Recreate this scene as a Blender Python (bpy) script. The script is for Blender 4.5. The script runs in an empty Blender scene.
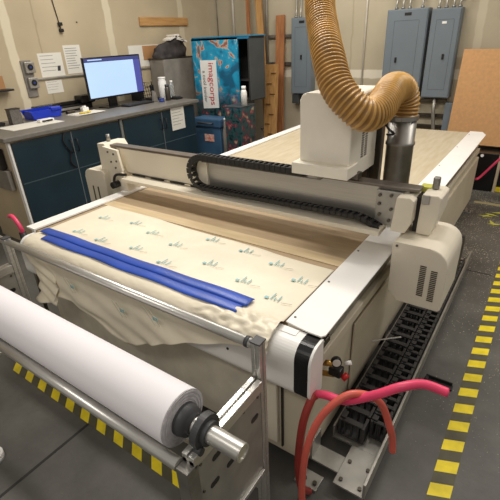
import bpy, bmesh, math, random
from mathutils import Vector, Matrix, noise
random.seed(7)
C = bpy.context.scene.collection
PI = math.pi

# ------------------------------------------------------------------ materials
def _mat(name):
    m = bpy.data.materials.new(name); m.use_nodes = True
    nt = m.node_tree; return m, nt, nt.nodes, nt.links, nt.nodes['Principled BSDF']

def lin(c):
    return tuple(((v/255)/12.92 if v/255 <= .04045 else ((v/255+.055)/1.055)**2.4) for v in c)

def M(name, col, rough=.5, metal=0, scale=8, var=.06, bump=0, bscale=60, stretch=None, col2=None, spec=None, trans=0, emit=0):
    """noise-varied principled material; col in sRGB 0-255"""
    m, nt, N, L, B = _mat(name)
    tc = N.new('ShaderNodeTexCoord'); mp = N.new('ShaderNodeMapping')
    L.new(tc.outputs['Object'], mp.inputs['Vector'])
    if stretch: mp.inputs['Scale'].default_value = stretch
    nz = N.new('ShaderNodeTexNoise'); nz.inputs['Scale'].default_value = scale; nz.inputs['Detail'].default_value = 5
    L.new(mp.outputs[0], nz.inputs['Vector'])
    rp = N.new('ShaderNodeValToRGB')
    c = lin(col)
    a = tuple(max(0, v*(1-var*2)) for v in c) if col2 is None else lin(col2)
    b = tuple(min(1, v*(1+var*2)) for v in c) if col2 is None else c
    rp.color_ramp.elements[0].position = .3; rp.color_ramp.elements[1].position = .7
    rp.color_ramp.elements[0].color = (*a, 1); rp.color_ramp.elements[1].color = (*b, 1)
    L.new(nz.outputs['Fac'], rp.inputs['Fac']); L.new(rp.outputs['Color'], B.inputs['Base Color'])
    B.inputs['Roughness'].default_value = rough; B.inputs['Metallic'].default_value = metal
    if spec is not None: B.inputs['Specular IOR Level'].default_value = spec
    if trans: B.inputs['Transmission Weight'].default_value = trans
    if emit:
        for l_ in list(B.inputs['Base Color'].links): L.remove(l_)
        B.inputs['Base Color'].default_value = (.02, .02, .03, 1)
        L.new(rp.outputs['Color'], B.inputs['Emission Color']); B.inputs['Emission Strength'].default_value = emit
    if bump:
        n2 = N.new('ShaderNodeTexNoise'); n2.inputs['Scale'].default_value = bscale; n2.inputs['Detail'].default_value = 4
        L.new(mp.outputs[0], n2.inputs['Vector'])
        bp = N.new('ShaderNodeBump'); bp.inputs['Strength'].default_value = bump; bp.inputs['Distance'].default_value = .01
        L.new(n2.outputs['Fac'], bp.inputs['Height']); L.new(bp.outputs['Normal'], B.inputs['Normal'])
    return m

def wall_mat(name, col, axis, strips, hstrips=()):
    """painted/taped plasterboard: strips = (centre, halfwidth, strength, tone) along an axis"""
    m, nt, N, L, B = _mat(name)
    tc = N.new('ShaderNodeTexCoord'); sp = N.new('ShaderNodeSeparateXYZ')
    L.new(tc.outputs['Object'], sp.inputs[0])
    nz = N.new('ShaderNodeTexNoise'); nz.inputs['Scale'].default_value = 1.7; nz.inputs['Detail'].default_value = 8
    L.new(tc.outputs['Object'], nz.inputs['Vector'])
    rp = N.new('ShaderNodeValToRGB'); c = lin(col)
    rp.color_ramp.elements[0].position = .3; rp.color_ramp.elements[1].position = .72
    rp.color_ramp.elements[0].color = (c[0]*.87, c[1]*.87, c[2]*.85, 1); rp.color_ramp.elements[1].color = (c[0]*1.06, c[1]*1.06, c[2]*1.06, 1)
    L.new(nz.outputs['Fac'], rp.inputs['Fac'])
    cur = rp.outputs['Color']
    wob = N.new('ShaderNodeTexNoise'); wob.inputs['Scale'].default_value = 6
    L.new(tc.outputs['Object'], wob.inputs['Vector'])
    def strip(cur, out, ctr, hw, st, tone):
        ad = N.new('ShaderNodeMath'); ad.operation = 'MULTIPLY_ADD'; ad.inputs[1].default_value = .05; L.new(wob.outputs['Fac'], ad.inputs[0]); L.new(out, ad.inputs[2])
        s = N.new('ShaderNodeMath'); s.operation = 'SUBTRACT'; L.new(ad.outputs[0], s.inputs[0]); s.inputs[1].default_value = ctr+.025
        a = N.new('ShaderNodeMath'); a.operation = 'ABSOLUTE'; L.new(s.outputs[0], a.inputs[0])
        r = N.new('ShaderNodeMapRange'); L.new(a.outputs[0], r.inputs['Value'])
        r.inputs['From Min'].default_value = hw; r.inputs['From Max'].default_value = hw*.75
        r.inputs['To Min'].default_value = 0; r.inputs['To Max'].default_value = st
        x = N.new('ShaderNodeMix'); x.data_type = 'RGBA'; L.new(r.outputs[0], x.inputs['Factor'])
        L.new(cur, x.inputs['A']); x.inputs['B'].default_value = (*lin(tone), 1)
        return x.outputs['Result']
    for s in strips: cur = strip(cur, sp.outputs[axis], *s)
    for s in hstrips: cur = strip(cur, sp.outputs['Z'], *s)
    L.new(cur, B.inputs['Base Color']); B.inputs['Roughness'].default_value = .85
    return m

def floor_mat():
    m, nt, N, L, B = _mat('worn_concrete')
    tc = N.new('ShaderNodeTexCoord')
    nz = N.new('ShaderNodeTexNoise'); nz.inputs['Scale'].default_value = 1.6; nz.inputs['Detail'].default_value = 9; nz.inputs['Roughness'].default_value = .65
    L.new(tc.outputs['Object'], nz.inputs['Vector'])
    rp = N.new('ShaderNodeValToRGB'); e = rp.color_ramp.elements
    e[0].position = .3; e[0].color = (*lin((70, 69, 66)), 1); e[1].position = .72; e[1].color = (*lin((108, 106, 101)), 1)
    L.new(nz.outputs['Fac'], rp.inputs['Fac'])
    # sawdust chips: bright cells, denser where a coarse mask is high
    vo = N.new('ShaderNodeTexVoronoi'); vo.inputs['Scale'].default_value = 75
    L.new(tc.outputs['Object'], vo.inputs['Vector'])
    lt = N.new('ShaderNodeMath'); lt.operation = 'LESS_THAN'; L.new(vo.outputs['Distance'], lt.inputs[0])
    sp = N.new('ShaderNodeSeparateXYZ'); L.new(tc.outputs['Object'], sp.inputs[0])
    mr = N.new('ShaderNodeMapRange'); L.new(sp.outputs['Y'], mr.inputs['Value'])
    mr.inputs['From Min'].default_value = 1.0; mr.inputs['From Max'].default_value = 4.2
    mr.inputs['To Min'].default_value = .03; mr.inputs['To Max'].default_value = .36
    n3 = N.new('ShaderNodeTexNoise'); n3.inputs['Scale'].default_value = 3.5; L.new(tc.outputs['Object'], n3.inputs['Vector'])
    mu = N.new('ShaderNodeMath'); mu.operation = 'MULTIPLY'; L.new(mr.outputs[0], mu.inputs[0]); L.new(n3.outputs['Fac'], mu.inputs[1])
    n4 = N.new('ShaderNodeMath'); n4.operation = 'MULTIPLY'; L.new(vo.outputs['Color'], n4.inputs[0]); L.new(mu.outputs[0], n4.inputs[1])
    n5 = N.new('ShaderNodeMath'); n5.operation = 'MULTIPLY'; n5.inputs[1].default_value = 2.2; L.new(n4.outputs[0], n5.inputs[0])
    L.new(n5.outputs[0], lt.inputs[1])
    mx = N.new('ShaderNodeMix'); mx.data_type = 'RGBA'; L.new(lt.outputs[0], mx.inputs['Factor'])
    L.new(rp.outputs['Color'], mx.inputs['A']); mx.inputs['B'].default_value = (*lin((205, 195, 170)), 1)
    L.new(mx.outputs['Result'], B.inputs['Base Color']); B.inputs['Roughness'].default_value = .5
    n6 = N.new('ShaderNodeTexNoise'); n6.inputs['Scale'].default_value = 35; L.new(tc.outputs['Object'], n6.inputs['Vector'])
    bp = N.new('ShaderNodeBump'); bp.inputs['Strength'].default_value = .12; bp.inputs['Distance'].default_value = .01
    L.new(n6.outputs['Fac'], bp.inputs['Height']); L.new(bp.outputs['Normal'], B.inputs['Normal'])
    return m

def art_mat():
    """abstract undersea-coloured print: teal ground with red, cream and dark blotches"""
    m, nt, N, L, B = _mat('colourful_print')
    tc = N.new('ShaderNodeTexCoord')
    nz = N.new('ShaderNodeTexNoise'); nz.inputs['Scale'].default_value = 4.2; nz.inputs['Detail'].default_value = 6; nz.inputs['Distortion'].default_value = 1.3
    L.new(tc.outputs['Object'], nz.inputs['Vector'])
    rp = N.new('ShaderNodeValToRGB'); rp.color_ramp.interpolation = 'LINEAR'
    cols = [(0, (18, 40, 62)), (.36, (20, 96, 130)), (.46, (22, 140, 182)), (.56, (30, 160, 200)), (.60, (206, 176, 150)), (.64, (150, 84, 70)), (.70, (60, 120, 130)), (.8, (25, 50, 70))]
    e = rp.color_ramp.elements
    e[0].position, e[0].color = cols[0][0], (*lin(cols[0][1]), 1)
    e[1].position, e[1].color = cols[-1][0], (*lin(cols[-1][1]), 1)
    for p, c in cols[1:-1]:
        k = e.new(p); k.color = (*lin(c), 1)
    L.new(nz.outputs['Fac'], rp.inputs['Fac'])
    # lower part of the print is darker and busier (a reef), as printed
    sp = N.new('ShaderNodeSeparateXYZ'); L.new(tc.outputs['Object'], sp.inputs[0])
    mr = N.new('ShaderNodeMapRange'); L.new(sp.outputs['Z'], mr.inputs['Value'])
    mr.inputs['From Min'].default_value = 1.25; mr.inputs['From Max'].default_value = .95
    n2 = N.new('ShaderNodeTexNoise'); n2.inputs['Scale'].default_value = 13; n2.inputs['Detail'].default_value = 4; L.new(tc.outputs['Object'], n2.inputs['Vector'])
    r2 = N.new('ShaderNodeValToRGB'); f = r2.color_ramp.elements
    f[0].position = .36; f[0].color = (*lin((20, 34, 42)), 1); f[1].position = .72; f[1].color = (*lin((150, 165, 130)), 1)
    for p, c in ((.46, (44, 84, 84)), (.54, (60, 56, 66)), (.62, (140, 60, 72))):
        k = f.new(p); k.color = (*lin(c), 1)
    L.new(n2.outputs['Fac'], r2.inputs['Fac'])
    mx = N.new('ShaderNodeMix'); mx.data_type = 'RGBA'; L.new(mr.outputs[0], mx.inputs['Factor'])
    L.new(rp.outputs['Color'], mx.inputs['A']); L.new(r2.outputs['Color'], mx.inputs['B'])
    L.new(mx.outputs['Result'], B.inputs['Base Color']); B.inputs['Roughness'].default_value = .35
    return m

cream = M('cream_powder_coat', (228, 219, 200), .42, var=.02, scale=3)
creamdirty = M('cream_panel_dusty', (205, 194, 172), .5, var=.05, scale=3)
headm = M('warm_white_enamel', (236, 229, 214), .38, var=.015)
white = M('white_enamel', (240, 238, 234), .35, var=.015)
whiteplate = M('white_plate', (242, 240, 236), .4, var=.02, scale=5)
alu = M('brushed_aluminium', (205, 203, 198), .34, .8, scale=12, var=.06, stretch=(1, 1, 20))
aludull = M('dull_aluminium', (168, 165, 158), .45, .7, scale=10, var=.08)
steel = M('galvanised_steel', (150, 147, 142), .38, .85, scale=9, var=.15)
steeldark = M('dark_steel', (98, 92, 84), .4, .9, scale=9, var=.12)
beamface = M('machined_beam_face', (176, 172, 165), .35, .75, scale=6, var=.05, stretch=(.5, 1, 40))
wood = M('spoilboard_fibre', (174, 152, 122), .75, scale=5, stretch=(1, 11, 1), col2=(160, 138, 108), bump=.1, bscale=90)
woodpale = M('pale_spoilboard_edge', (206, 184, 148), .7, scale=5, stretch=(1, 9, 1), col2=(190, 168, 130))
woodfar = M('far_spoilboard', (196, 183, 158), .75, scale=4, stretch=(7, 1, 1), col2=(182, 167, 138))
film = M('cream_film', (232, 222, 200), .38, scale=4, var=.03, bump=.35, bscale=9)
teal = M('teal_print', (140, 186, 190), .5)
greyprint = M('grey_print', (190, 184, 164), .5)
bluetape = M('blue_film_strip', (38, 76, 172), .35, scale=7, var=.08)
black = M('black_plastic', (26, 24, 24), .45, var=.1)
blackgloss = M('black_gloss', (18, 18, 20), .25, var=.1)
rubber = M('dark_rubber', (52, 50, 50), .6, var=.1)
darkgrey = M('dark_grey_plastic', (62, 62, 64), .5)
rollwhite = M('white_roll_material', (236, 232, 236), .6, var=.012, scale=2)
rollend = M('rolled_edge', (196, 192, 194), .7, scale=40, var=.08)
hosec = M('ochre_hose_wall', (150, 108, 52), .42, scale=14, var=.12)
hosewire = M('ochre_hose_rib', (192, 148, 78), .32, scale=14, var=.1)
pink = M('pink_rubber', (232, 70, 110), .4, var=.05)
redh = M('dark_red_rubber', (150, 48, 42), .42, var=.08)
salmon = M('salmon_rubber', (206, 92, 78), .42, var=.06)
brass = M('brass', (190, 150, 80), .35, 1)
redp = M('red_plastic', (190, 30, 30), .4)
yellow = M('yellow_tape', (238, 214, 38), .5, scale=14, var=.08)
tapeblack = M('dark_tape', (86, 82, 62), .6, scale=14, var=.1)
tapeclear = M('worn_beige_tape', (164, 152, 112), .6, scale=8, var=.1)
cabdoor = M('dark_teal_laminate', (34, 52, 62), .22, scale=3, var=.08)
cabside = M('beige_laminate', (190, 174, 146), .55, scale=3, var=.04)
countm = M('grey_laminate', (116, 112, 106), .4, scale=20, var=.06)
gapm = M('pale_gap_strip', (112, 118, 118), .5)
wire = M('black_cable', (22, 20, 20), .5)
paper = M('paper', (226, 222, 212), .8, var=.01)
ink = M('ink', (120, 120, 124), .8)
photoink = M('dark_ink', (60, 60, 66), .8)
cardb = M('cardboard', (172, 128, 84), .8, scale=6, var=.05)
orangeb = M('orange_tan_board', (214, 164, 112), .7, scale=30, var=.04)
plank1 = M('reddish_plank', (178, 120, 74), .65, scale=4, stretch=(9, 9, 1), col2=(140, 88, 52))
plank2 = M('ochre_plank', (196, 150, 92), .65, scale=4, stretch=(9, 9, 1), col2=(160, 116, 66))
panelgrey = M('grey_panel_enamel', (112, 122, 130), .45, scale=3, var=.03)
panelline = M('grey_panel_shadow_line', (84, 92, 98), .5)
conduit = M('conduit_metal', (168, 164, 154), .4, .7, var=.08)
whiteconduit = M('white_conduit', (214, 208, 196), .5)
art = art_mat()
fridgeblue = M('dull_blue_plastic', (58, 92, 124), .4, scale=6, var=.08)
cabdark = M('charcoal_metal', (64, 68, 70), .4, scale=4, var=.08)
cabin = M('cabinet_inside', (44, 42, 42), .7)
trayblue = M('blue_plastic', (28, 58, 190), .35)
greymesh = M('grey_mesh', (96, 92, 88), .6, scale=120, var=.35)
greybox = M('grey_fabric', (132, 126, 118), .8, scale=8, var=.08)
bagblack = M('black_bag_cloth', (52, 46, 46), .7, scale=14, var=.2, bump=.4, bscale=20)
clearp = M('clear_plastic', (226, 230, 230), .1, trans=.75, var=.01)
bluejar = M('blue_lid', (40, 60, 130), .4)
screen = M('lit_screen', (184, 212, 248), .3, emit=1.1, scale=2, var=.02)
screentop = M('lit_screen_header', (66, 72, 130), .3, emit=.8, var=.02)
screenside = M('lit_screen_sidebar', (84, 88, 170), .3, emit=.8, var=.02)
red_text = M('red_lettering', (196, 60, 66), .5)
dark_text = M('dark_lettering', (110, 112, 120), .5)
woodm = M('pale_batten', (196, 152, 96), .6, scale=4, stretch=(9, 1, 9), col2=(172, 126, 74))
yellowp = M('yellow_plastic', (224, 196, 60), .5)
greenp = M('green_film_scrap', (206, 204, 92), .5)

# ------------------------------------------------------------------ mesh builder
class MB:
    def __init__(s): s.b = bmesh.new()
    def box(s, lo, hi, bev=0, mi=0, seg=2):
        t = bmesh.new(); bmesh.ops.create_cube(t, size=1)
        for v in t.verts:
            v.co = Vector([(lo[i]+hi[i])/2 + v.co[i]*(hi[i]-lo[i]) for i in range(3)])
        if bev: bmesh.ops.bevel(t, geom=t.edges[:], offset=bev, segments=seg, profile=.5, affect='EDGES')
        return s._join(t, mi, smooth=bool(bev) and seg > 2)
    def _join(s, t, mi, smooth=False, mtx=None):
        bmesh.ops.recalc_face_normals(t, faces=t.faces[:])
        vs = {}
        for v in t.verts: vs[v] = s.b.verts.new(mtx @ v.co if mtx else v.co)
        for f in t.faces:
            try:
                g = s.b.faces.new([vs[v] for v in f.verts]); g.material_index = mi if mi is not None else f.material_index; g.smooth = smooth or f.smooth
            except ValueError: pass
        t.free(); return s
    def prism(s, pts, axis, a, b, mi=0, bev=0, smooth=False):
        """pts 2D outline extruded along axis from a to b; 2D coords are the other two axes in order"""
        def mk(p, d):
            if axis == 'x': return Vector((d, p[0], p[1]))
            if axis == 'y': return Vector((p[0], d, p[1]))
            return Vector((p[0], p[1], d))
        t = bmesh.new()
        A = [t.verts.new(mk(p, a)) for p in pts]; B = [t.verts.new(mk(p, b)) for p in pts]
        t.faces.new(A); t.faces.new(B[::-1])
        n = len(pts)
        for i in range(n):
            f = t.faces.new([A[i], A[(i+1) % n], B[(i+1) % n], B[i]]); f.smooth = smooth
        if bev: bmesh.ops.bevel(t, geom=t.edges[:], offset=bev, segments=2, profile=.5, affect='EDGES')
        return s._join(t, mi)
    def cyl(s, p0, p1, r, seg=20, r2=None, mi=0, cap=True):
        return s.tube([p0, p1], r, seg, mi=mi, cap=cap, radii=[r, r if r2 is None else r2])
    def tube(s, path, r, seg=12, mi=0, cap=True, radii=None, mif=None):
        P = [Vector(p) for p in path]; n = len(P)
        T = []
        for i in range(n):
            d = P[min(i+1, n-1)]-P[max(i-1, 0)]; T.append(d.normalized())
        up = Vector((0, 0, 1)) if abs(T[0].z) < .9 else Vector((0, 1, 0))
        u = T[0].cross(up).normalized(); rings = []
        for i in range(n):
            if i: u = (u - T[i]*u.dot(T[i])).normalized()
            v = T[i].cross(u); rr = radii[i] if radii else r
            rings.append([s.b.verts.new(P[i] + (u*math.cos(2*PI*k/seg)+v*math.sin(2*PI*k/seg))*rr) for k in range(seg)])
        for i in range(n-1):
            for k in range(seg):
                f = s.b.faces.new([rings[i][k], rings[i][(k+1) % seg], rings[i+1][(k+1) % seg], rings[i+1][k]])
                f.smooth = True; f.material_index = mif(i) if mif else mi
        if cap:
            for rg, rev in ((rings[0], 1), (rings[-1], 0)):
                f = s.b.faces.new(rg[::-1] if rev else rg); f.material_index = mi
        return s
    def ring(s, c, axis, ro, ri, h, seg=28, mi=0):
        """annular disc centred at c extending h along axis"""
        ax = Vector(axis).normalized(); up = Vector((0, 0, 1)) if abs(ax.z) < .9 else Vector((1, 0, 0))
        u = ax.cross(up).normalized(); v = ax.cross(u); c = Vector(c)
        L = []
        for (r, d) in ((ro, -h/2), (ro, h/2), (ri, h/2), (ri, -h/2)):
            L.append([s.b.verts.new(c+ax*d+(u*math.cos(2*PI*k/seg)+v*math.sin(2*PI*k/seg))*r) for k in range(seg)])
        for j in range(4):
            for k in range(seg):
                f = s.b.faces.new([L[j][k], L[j][(k+1) % seg], L[(j+1) % 4][(k+1) % seg], L[(j+1) % 4][k]]); f.material_index = mi
        return s
    def grid(s, fn, nu, nv, mi=0, smooth=True):
        V = [[s.b.verts.new(fn(i/nu, j/nv)) for j in range(nv+1)] for i in range(nu+1)]
        for i in range(nu):
            for j in range(nv):
                f = s.b.faces.new([V[i][j], V[i+1][j], V[i+1][j+1], V[i][j+1]]); f.smooth = smooth; f.material_index = mi
        return s
    def quad(s, a, b, c, d, mi=0):
        f = s.b.faces.new([s.b.verts.new(Vector(p)) for p in (a, b, c, d)]); f.material_index = mi; return s
    def build(s, name, mats, parent=None, recalc=True, rot=None):
        if recalc: bmesh.ops.recalc_face_normals(s.b, faces=s.b.faces[:])
        me = bpy.data.meshes.new(name); s.b.to_mesh(me); s.b.free()
        for m in (mats if isinstance(mats, (list, tuple)) else [mats]): me.materials.append(m)
        o = bpy.data.objects.new(name, me); C.objects.link(o)
        if parent:
            o.parent = parent
            # geometry is written in world coordinates: cancel the chain of parent offsets
            off = Vector((0, 0, 0)); p = parent
            while p: off += p.location; p = p.parent
            o.location = -off
        return o

def smoothpath(pts, n=12):
    P = [Vector(p) for p in pts]; P = [2*P[0]-P[1]]+P+[2*P[-1]-P[-2]]; out = []
    for i in range(1, len(P)-2):
        for k in range(n):
            t = k/n
            out.append(.5*((2*P[i])+(-P[i-1]+P[i+1])*t+(2*P[i-1]-5*P[i]+4*P[i+1]-P[i+2])*t*t+(-P[i-1]+3*P[i]-3*P[i+1]+P[i+2])*t**3))
    out.append(P[-2]); return out

def resample(path, step):
    out = [path[0]]; acc = 0
    for a, b in zip(path, path[1:]):
        d = (b-a).length; t = step-acc
        while t <= d:
            out.append(a.lerp(b, t/d)); t += step
        acc = d-(t-step)
    return out

def arc(cx, cy, r, a0, a1, n=8):
    return [(cx+r*math.cos(math.radians(a0+(a1-a0)*i/n)), cy+r*math.sin(math.radians(a0+(a1-a0)*i/n))) for i in range(n+1)]

def tag(o, label, cat, group=None, kind=None):
    o['label'] = label; o['category'] = cat
    if group: o['group'] = group
    if kind: o['kind'] = kind
    return o
def thing(name, loc, label, cat, group=None):
    o = bpy.data.objects.new(name, None); o.empty_display_size = .1; C.objects.link(o); o.location = loc
    return tag(o, label, cat, group)
def struct(mb, name, m):
    o = mb.build(name, m); o['kind'] = 'structure'; return o

def bolts(name, pts, axis, h, r, m, parent, seg=10):
    d = Vector({'x': (1, 0, 0), 'y': (0, -1, 0), 'z': (0, 0, 1)}[axis])*h
    for p in pts:
        MB().cyl(p, tuple(Vector(p)+d), r, seg).build(name, m, parent)

# ------------------------------------------------------------------ setting
XW, YW = -4.9, 6.0
struct(MB().box((XW-.1, -2.5, -.1), (3.2, YW+.1, 0)), 'floor', floor_mat())
struct(MB().box((XW-.1, -2.5, 0), (XW, YW+.1, 3.6)), 'wall_left',
       wall_mat('plasterboard_left', (188, 173, 145), 'Y', [(2.64, .055, .75, (226, 216, 190)), (3.97, .06, .7, (222, 212, 186)), (5.32, .06, .55, (220, 210, 184)), (2.97, .012, .5, (150, 136, 108)), (1.2, .06, .6, (222, 212, 186))]))
struct(MB().box((XW, YW, 0), (3.2, YW+.1, 3.6)), 'wall_back',
       wall_mat('plasterboard_back', (184, 173, 150), 'X', [(-3.1, .05, .4, (214, 204, 180)), (-.9, .05, .4, (214, 204, 180)), (-2.45, .012, .4, (150, 138, 110))], [(1.29, .06, .85, (226, 218, 200))]))
struct(MB().box((-1.665, -2.5, .0), (-1.65, 1.0, .0015)).box((-.0, 3.47, 0), (3.2, 3.48, .0015)).box((-.28, 3.47, 0), (-.1, 3.48, .0015)), 'trim_1', M('floor_joint', (44, 42, 40), .8))

# hazard tapes on the floor
def tape_y(x0, y0, y1):
    mb = MB(); p = .133; y = y0; k = 0
    while y < y1:
        sk = .035
        mb.prism([(x0, y), (x0+.088, y+sk), (x0+.088, y+sk+p*.5), (x0, y+p*.5)], 'z', .0, .0022, 0)
        mb.prism([(x0, y+p*.5), (x0+.088, y+sk+p*.5), (x0+.088, y+sk+p), (x0, y+p)], 'z', .0, .0020, 1)
        y += p
    return mb
t = tape_y(-.070, .66, 5.1).build('hazard_tape', [yellow, tapeblack])
tag(t, 'yellow and black striped floor tape running beside the machine on its right', 'floor tape')
t.location = (0, 0, 0)
mb = MB(); x = -2.51
def skewed(x, w, h, mi): mb.prism([(x+.09, .757), (x+.09+w, .757), (x+w, .842), (x, .842)], 'z', 0, h, mi)
while x < -1.0:
    skewed(x, .070, .0022, 0); skewed(x+.070, .068, .0020, 1); x += .138
tag(mb.build('hazard_tape', [yellow, tapeblack]), 'yellow and black striped floor tape under the roll stand in front of the machine', 'floor tape')
tag(MB().box((-.5, 5.15, 0), (1.6, 5.22, .002)).build('floor_tape', tapeclear), 'worn beige floor tape crossing the floor past the far end of the machine', 'floor tape')
mb = MB()
for k in range(6):
    cx, cy = random.uniform(-.34, -.05), random.uniform(4.55, 5.0); a = random.uniform(0, 3)
    dx, dy = .07*math.cos(a), .07*math.sin(a)
    mb.prism([(cx-dx, cy-dy), (cx+dy*.25, cy-dx*.25), (cx+dx, cy+dy), (cx-dy*.25, cy+dx*.25)], 'z', .001+k*.001, .004+k*.001)
tag(mb.build('tape_scraps', greenp), 'crumpled yellow-green tape scraps lying on the floor near the far beige tape', 'scraps', kind='stuff')

# ------------------------------------------------------------------ machine
mc = thing('cutting_machine', (-1.55, 3, 0), 'long cream flatbed cutting machine with gantry, wooden bed and white side plates', 'cutting machine')
XL, XR, Y0, Y1, ZT = -2.45, -.65, 1.15, 5.1, .8
# body
MB().box((-2.42, 1.14, .06), (-.56, 5.04, .60), .006).build('body', creamdirty, mc)
mb = MB()
MB().box((-2.36, 1.130, .08), (-.80, 1.1402, .52), .002).build('front_panel', M('lit_look_front_panel', (206, 198, 182), .35), mc)  # cream lightened so the panel looks lit under the nose's shade
MB().box((-.79, 1.128, .1), (-.775, 1.142, .5)).build('panel_seam', black, mc)
MB().box((-.683, 1.128, .1), (-.676, 1.142, .5)).build('panel_seam', black, mc)
MB().box((-.775, 1.118, .12), (-.70, 1.139, .5), .004).build('access_door', cream, mc)
MB().box((-.555, 1.6, .12), (-.545, 2.95, .55), .003).build('side_panel', creamdirty, mc)
MB().box((-.555, 3.0, .1), (-.52, 4.95, .58), .01).build('side_panel', creamdirty, mc)
# bed under the top
MB().box((-2.44, 1.16, .60), (-.68, 5.06, .765)).build('bed_frame', steeldark, mc)
# wooden bed: near board zone, pale strip, far zone
mb = MB()
mb.box((XL, 1.16, .765), (XR-.015, 5.06, ZT-.004), mi=0)
mb.box((XL+.01, 1.665, ZT-.004), (XR-.02, 1.75, ZT), mi=1)
mb.box((XL+.01, 1.75, ZT-.004), (XR-.02, 2.14, ZT-.001), mi=0)
mb.box((XL+.01, 2.14, ZT-.004), (XR-.02, 5.05, ZT), mi=2)
mb.build('bed_board', [wood, woodpale, woodfar], mc)
# side plates
def plate(name, x0, x1, chin):
    mb = MB()
    o = x1-chin
    mb.prism([(x0, 1.15), (o-.04, 1.135), (x1-.012, 1.135), (x1, 1.15), (x1, 4.95), (x1-.05, 5.08), (x0, 5.08)], 'z', ZT+.002, ZT+.008)
    return mb.build(name, whiteplate, mc)
pr = plate('side_plate', -.668, -.50, .02)
bolts('screw', [(x, y, ZT+.008) for y in (1.19, 1.5, 1.85, 2.9, 3.6, 4.3, 4.9) for x in (-.650,)], 'z', .0025, .005, steeldark, pr)
pl = MB().prism([(-2.53, 1.15), (-2.44, 1.15), (-2.44, 5.08), (-2.53, 5.08)], 'z', ZT+.002, ZT+.012).build('side_plate', whiteplate, mc)
MB().box((-.66, 1.15, .775), (-.60, 5.06, ZT+.002)).build('plate_bracket', cream, mc)
# rails at the right side under the plate
mb = MB(); y = 1.2
mb.box((-.60, 1.16, .70), (-.575, 5.02, .775))
while y < 5.0:
    mb.box((-.576, y, .71), (-.566, y+.012, .765)); y += .024
mb.build('gear_rack', black, mc)
MB().box((-.60, 1.15, .655), (-.555, 5.03, .69), .004).build('linear_rail', steel, mc)
MB().box((-.575, 1.15, .60), (-.535, 5.03, .65), .004).build('side_rail', creamdirty, mc)
MB().box((-.56, 1.2, .69), (-.53, 1.27, .72), .003).build('rail_stop', steeldark, mc)
# front rounded nose
prof = [(1.14, .795), (1.10, .795)]+[(1.10+.065*math.cos(math.radians(a)), .73+.065*math.sin(math.radians(a))) for a in range(90, 181, 10)]+[(1.035, .60)]+[(1.075+.04*math.cos(math.radians(a)), .60+.045*math.sin(math.radians(a))) for a in range(180, 271, 15)]+[(1.14, .555)]
fc = MB().prism(prof, 'x', -2.44, -.57, smooth=False).build('front_cover', white, mc)
MB().prism([(y*.998+.003, z) for y, z in prof], 'x', -.57, -.512).build('end_band', blackgloss, fc)
MB().prism(prof, 'x', -.512, -.502).build('end_cap', white, fc)
MB().box((-.665, 1.10, .79), (-.60, 1.135, .799), .002).build('corner_step', whiteplate, fc)
bolts('screw', [(x, 1.036, .66) for x in (-2.2, -1.6, -.88)], 'y', .004, .006, black, fc)
# plinth and foot brackets
MB().box((-2.3, 1.25, .0), (-.75, 4.9, .06)).build('plinth', black, mc)
for y in (1.09, 3.2, 4.8):
    fb = MB().box((-.585, y-.02, 0), (-.475, y+.06, .012), .002).box((-.575, y, .011), (-.562, y+.06, .11)).build('foot_bracket', aludull, mc)
    bolts('bolt', [(dx, y+.01, .012) for dx in (-.545, -.495)], 'z', .01, .01, steeldark, fb)
# floor tray with cable chains
tr = MB().box((-.52, 1.34, .05), (-.285, 3.55, .06)).box((-.42, 1.12, .05), (-.285, 1.34, .06), .001)
tr.box((-.29, 1.12, .06), (-.278, 3.55, .145), .002).box((-.52, 1.34, .06), (-.512, 3.55, .13))
tr = tr.build('cable_tray', aludull, mc)
bolts('bolt', [(x, y, .06) for x in (-.395, -.31) for y in (1.15, 1.25)], 'z', .008, .009, steeldark, tr)
for y in (1.18, 2.2, 3.2): MB().box((-.575, y, .04), (-.30, y+.09, .05), .002).box((-.56, y, .049), (-.55, y+.09, .16), .001).build('tray_arm', aludull, mc)
for (y) in (1.3, 2.3, 3.4):
    MB().box((-.40, y, 0), (-.30, y+.05, .05)).build('tray_foot', aludull, mc)
def flat_chain(x0, x1, ya, yb, z0, z1, pitch, name):
    mb = MB(); y = ya
    while y < yb:
        g = pitch*.12
        mb.box((x0, y, z0), (x0+.014, y+pitch-g, z1), .003).box((x1-.014, y, z0), (x1, y+pitch-g, z1), .003)
        mb.box((x0+.014, y+pitch*.08, z1-.012), (x1-.014, y+pitch*.42, z1-.002), .002)
        mb.box((x0+.004, y+pitch*.2, z1), (x0+.03, y+pitch*.7, z1+.008), .002)
        mb.box((x0+.014, y, z0+.002), (x1-.014, y+pitch, z0+.008))
        for q in range(3):
            xx = x0+.03+(x1-x0-.06)*q/2
            mb.box((xx-.003, y+pitch*.1, z0+.008), (xx+.003, y+pitch*.36, z1-.012))
        y += pitch
    return mb.build(name, [rubber], mc)
flat_chain(-.505, -.378, 1.36, 3.3, .065, .165, .085, 'cable_chain')
flat_chain(-.372, -.295, 1.42, 3.3, .065, .175, .058, 'cable_chain')
MB().tube(smoothpath([(-.543, 1.90, .24), (-.474, 1.90, .282), (-.392, 1.90, .331)]), .004, 6).build('cable_tie', whiteplate, mc)

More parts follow.
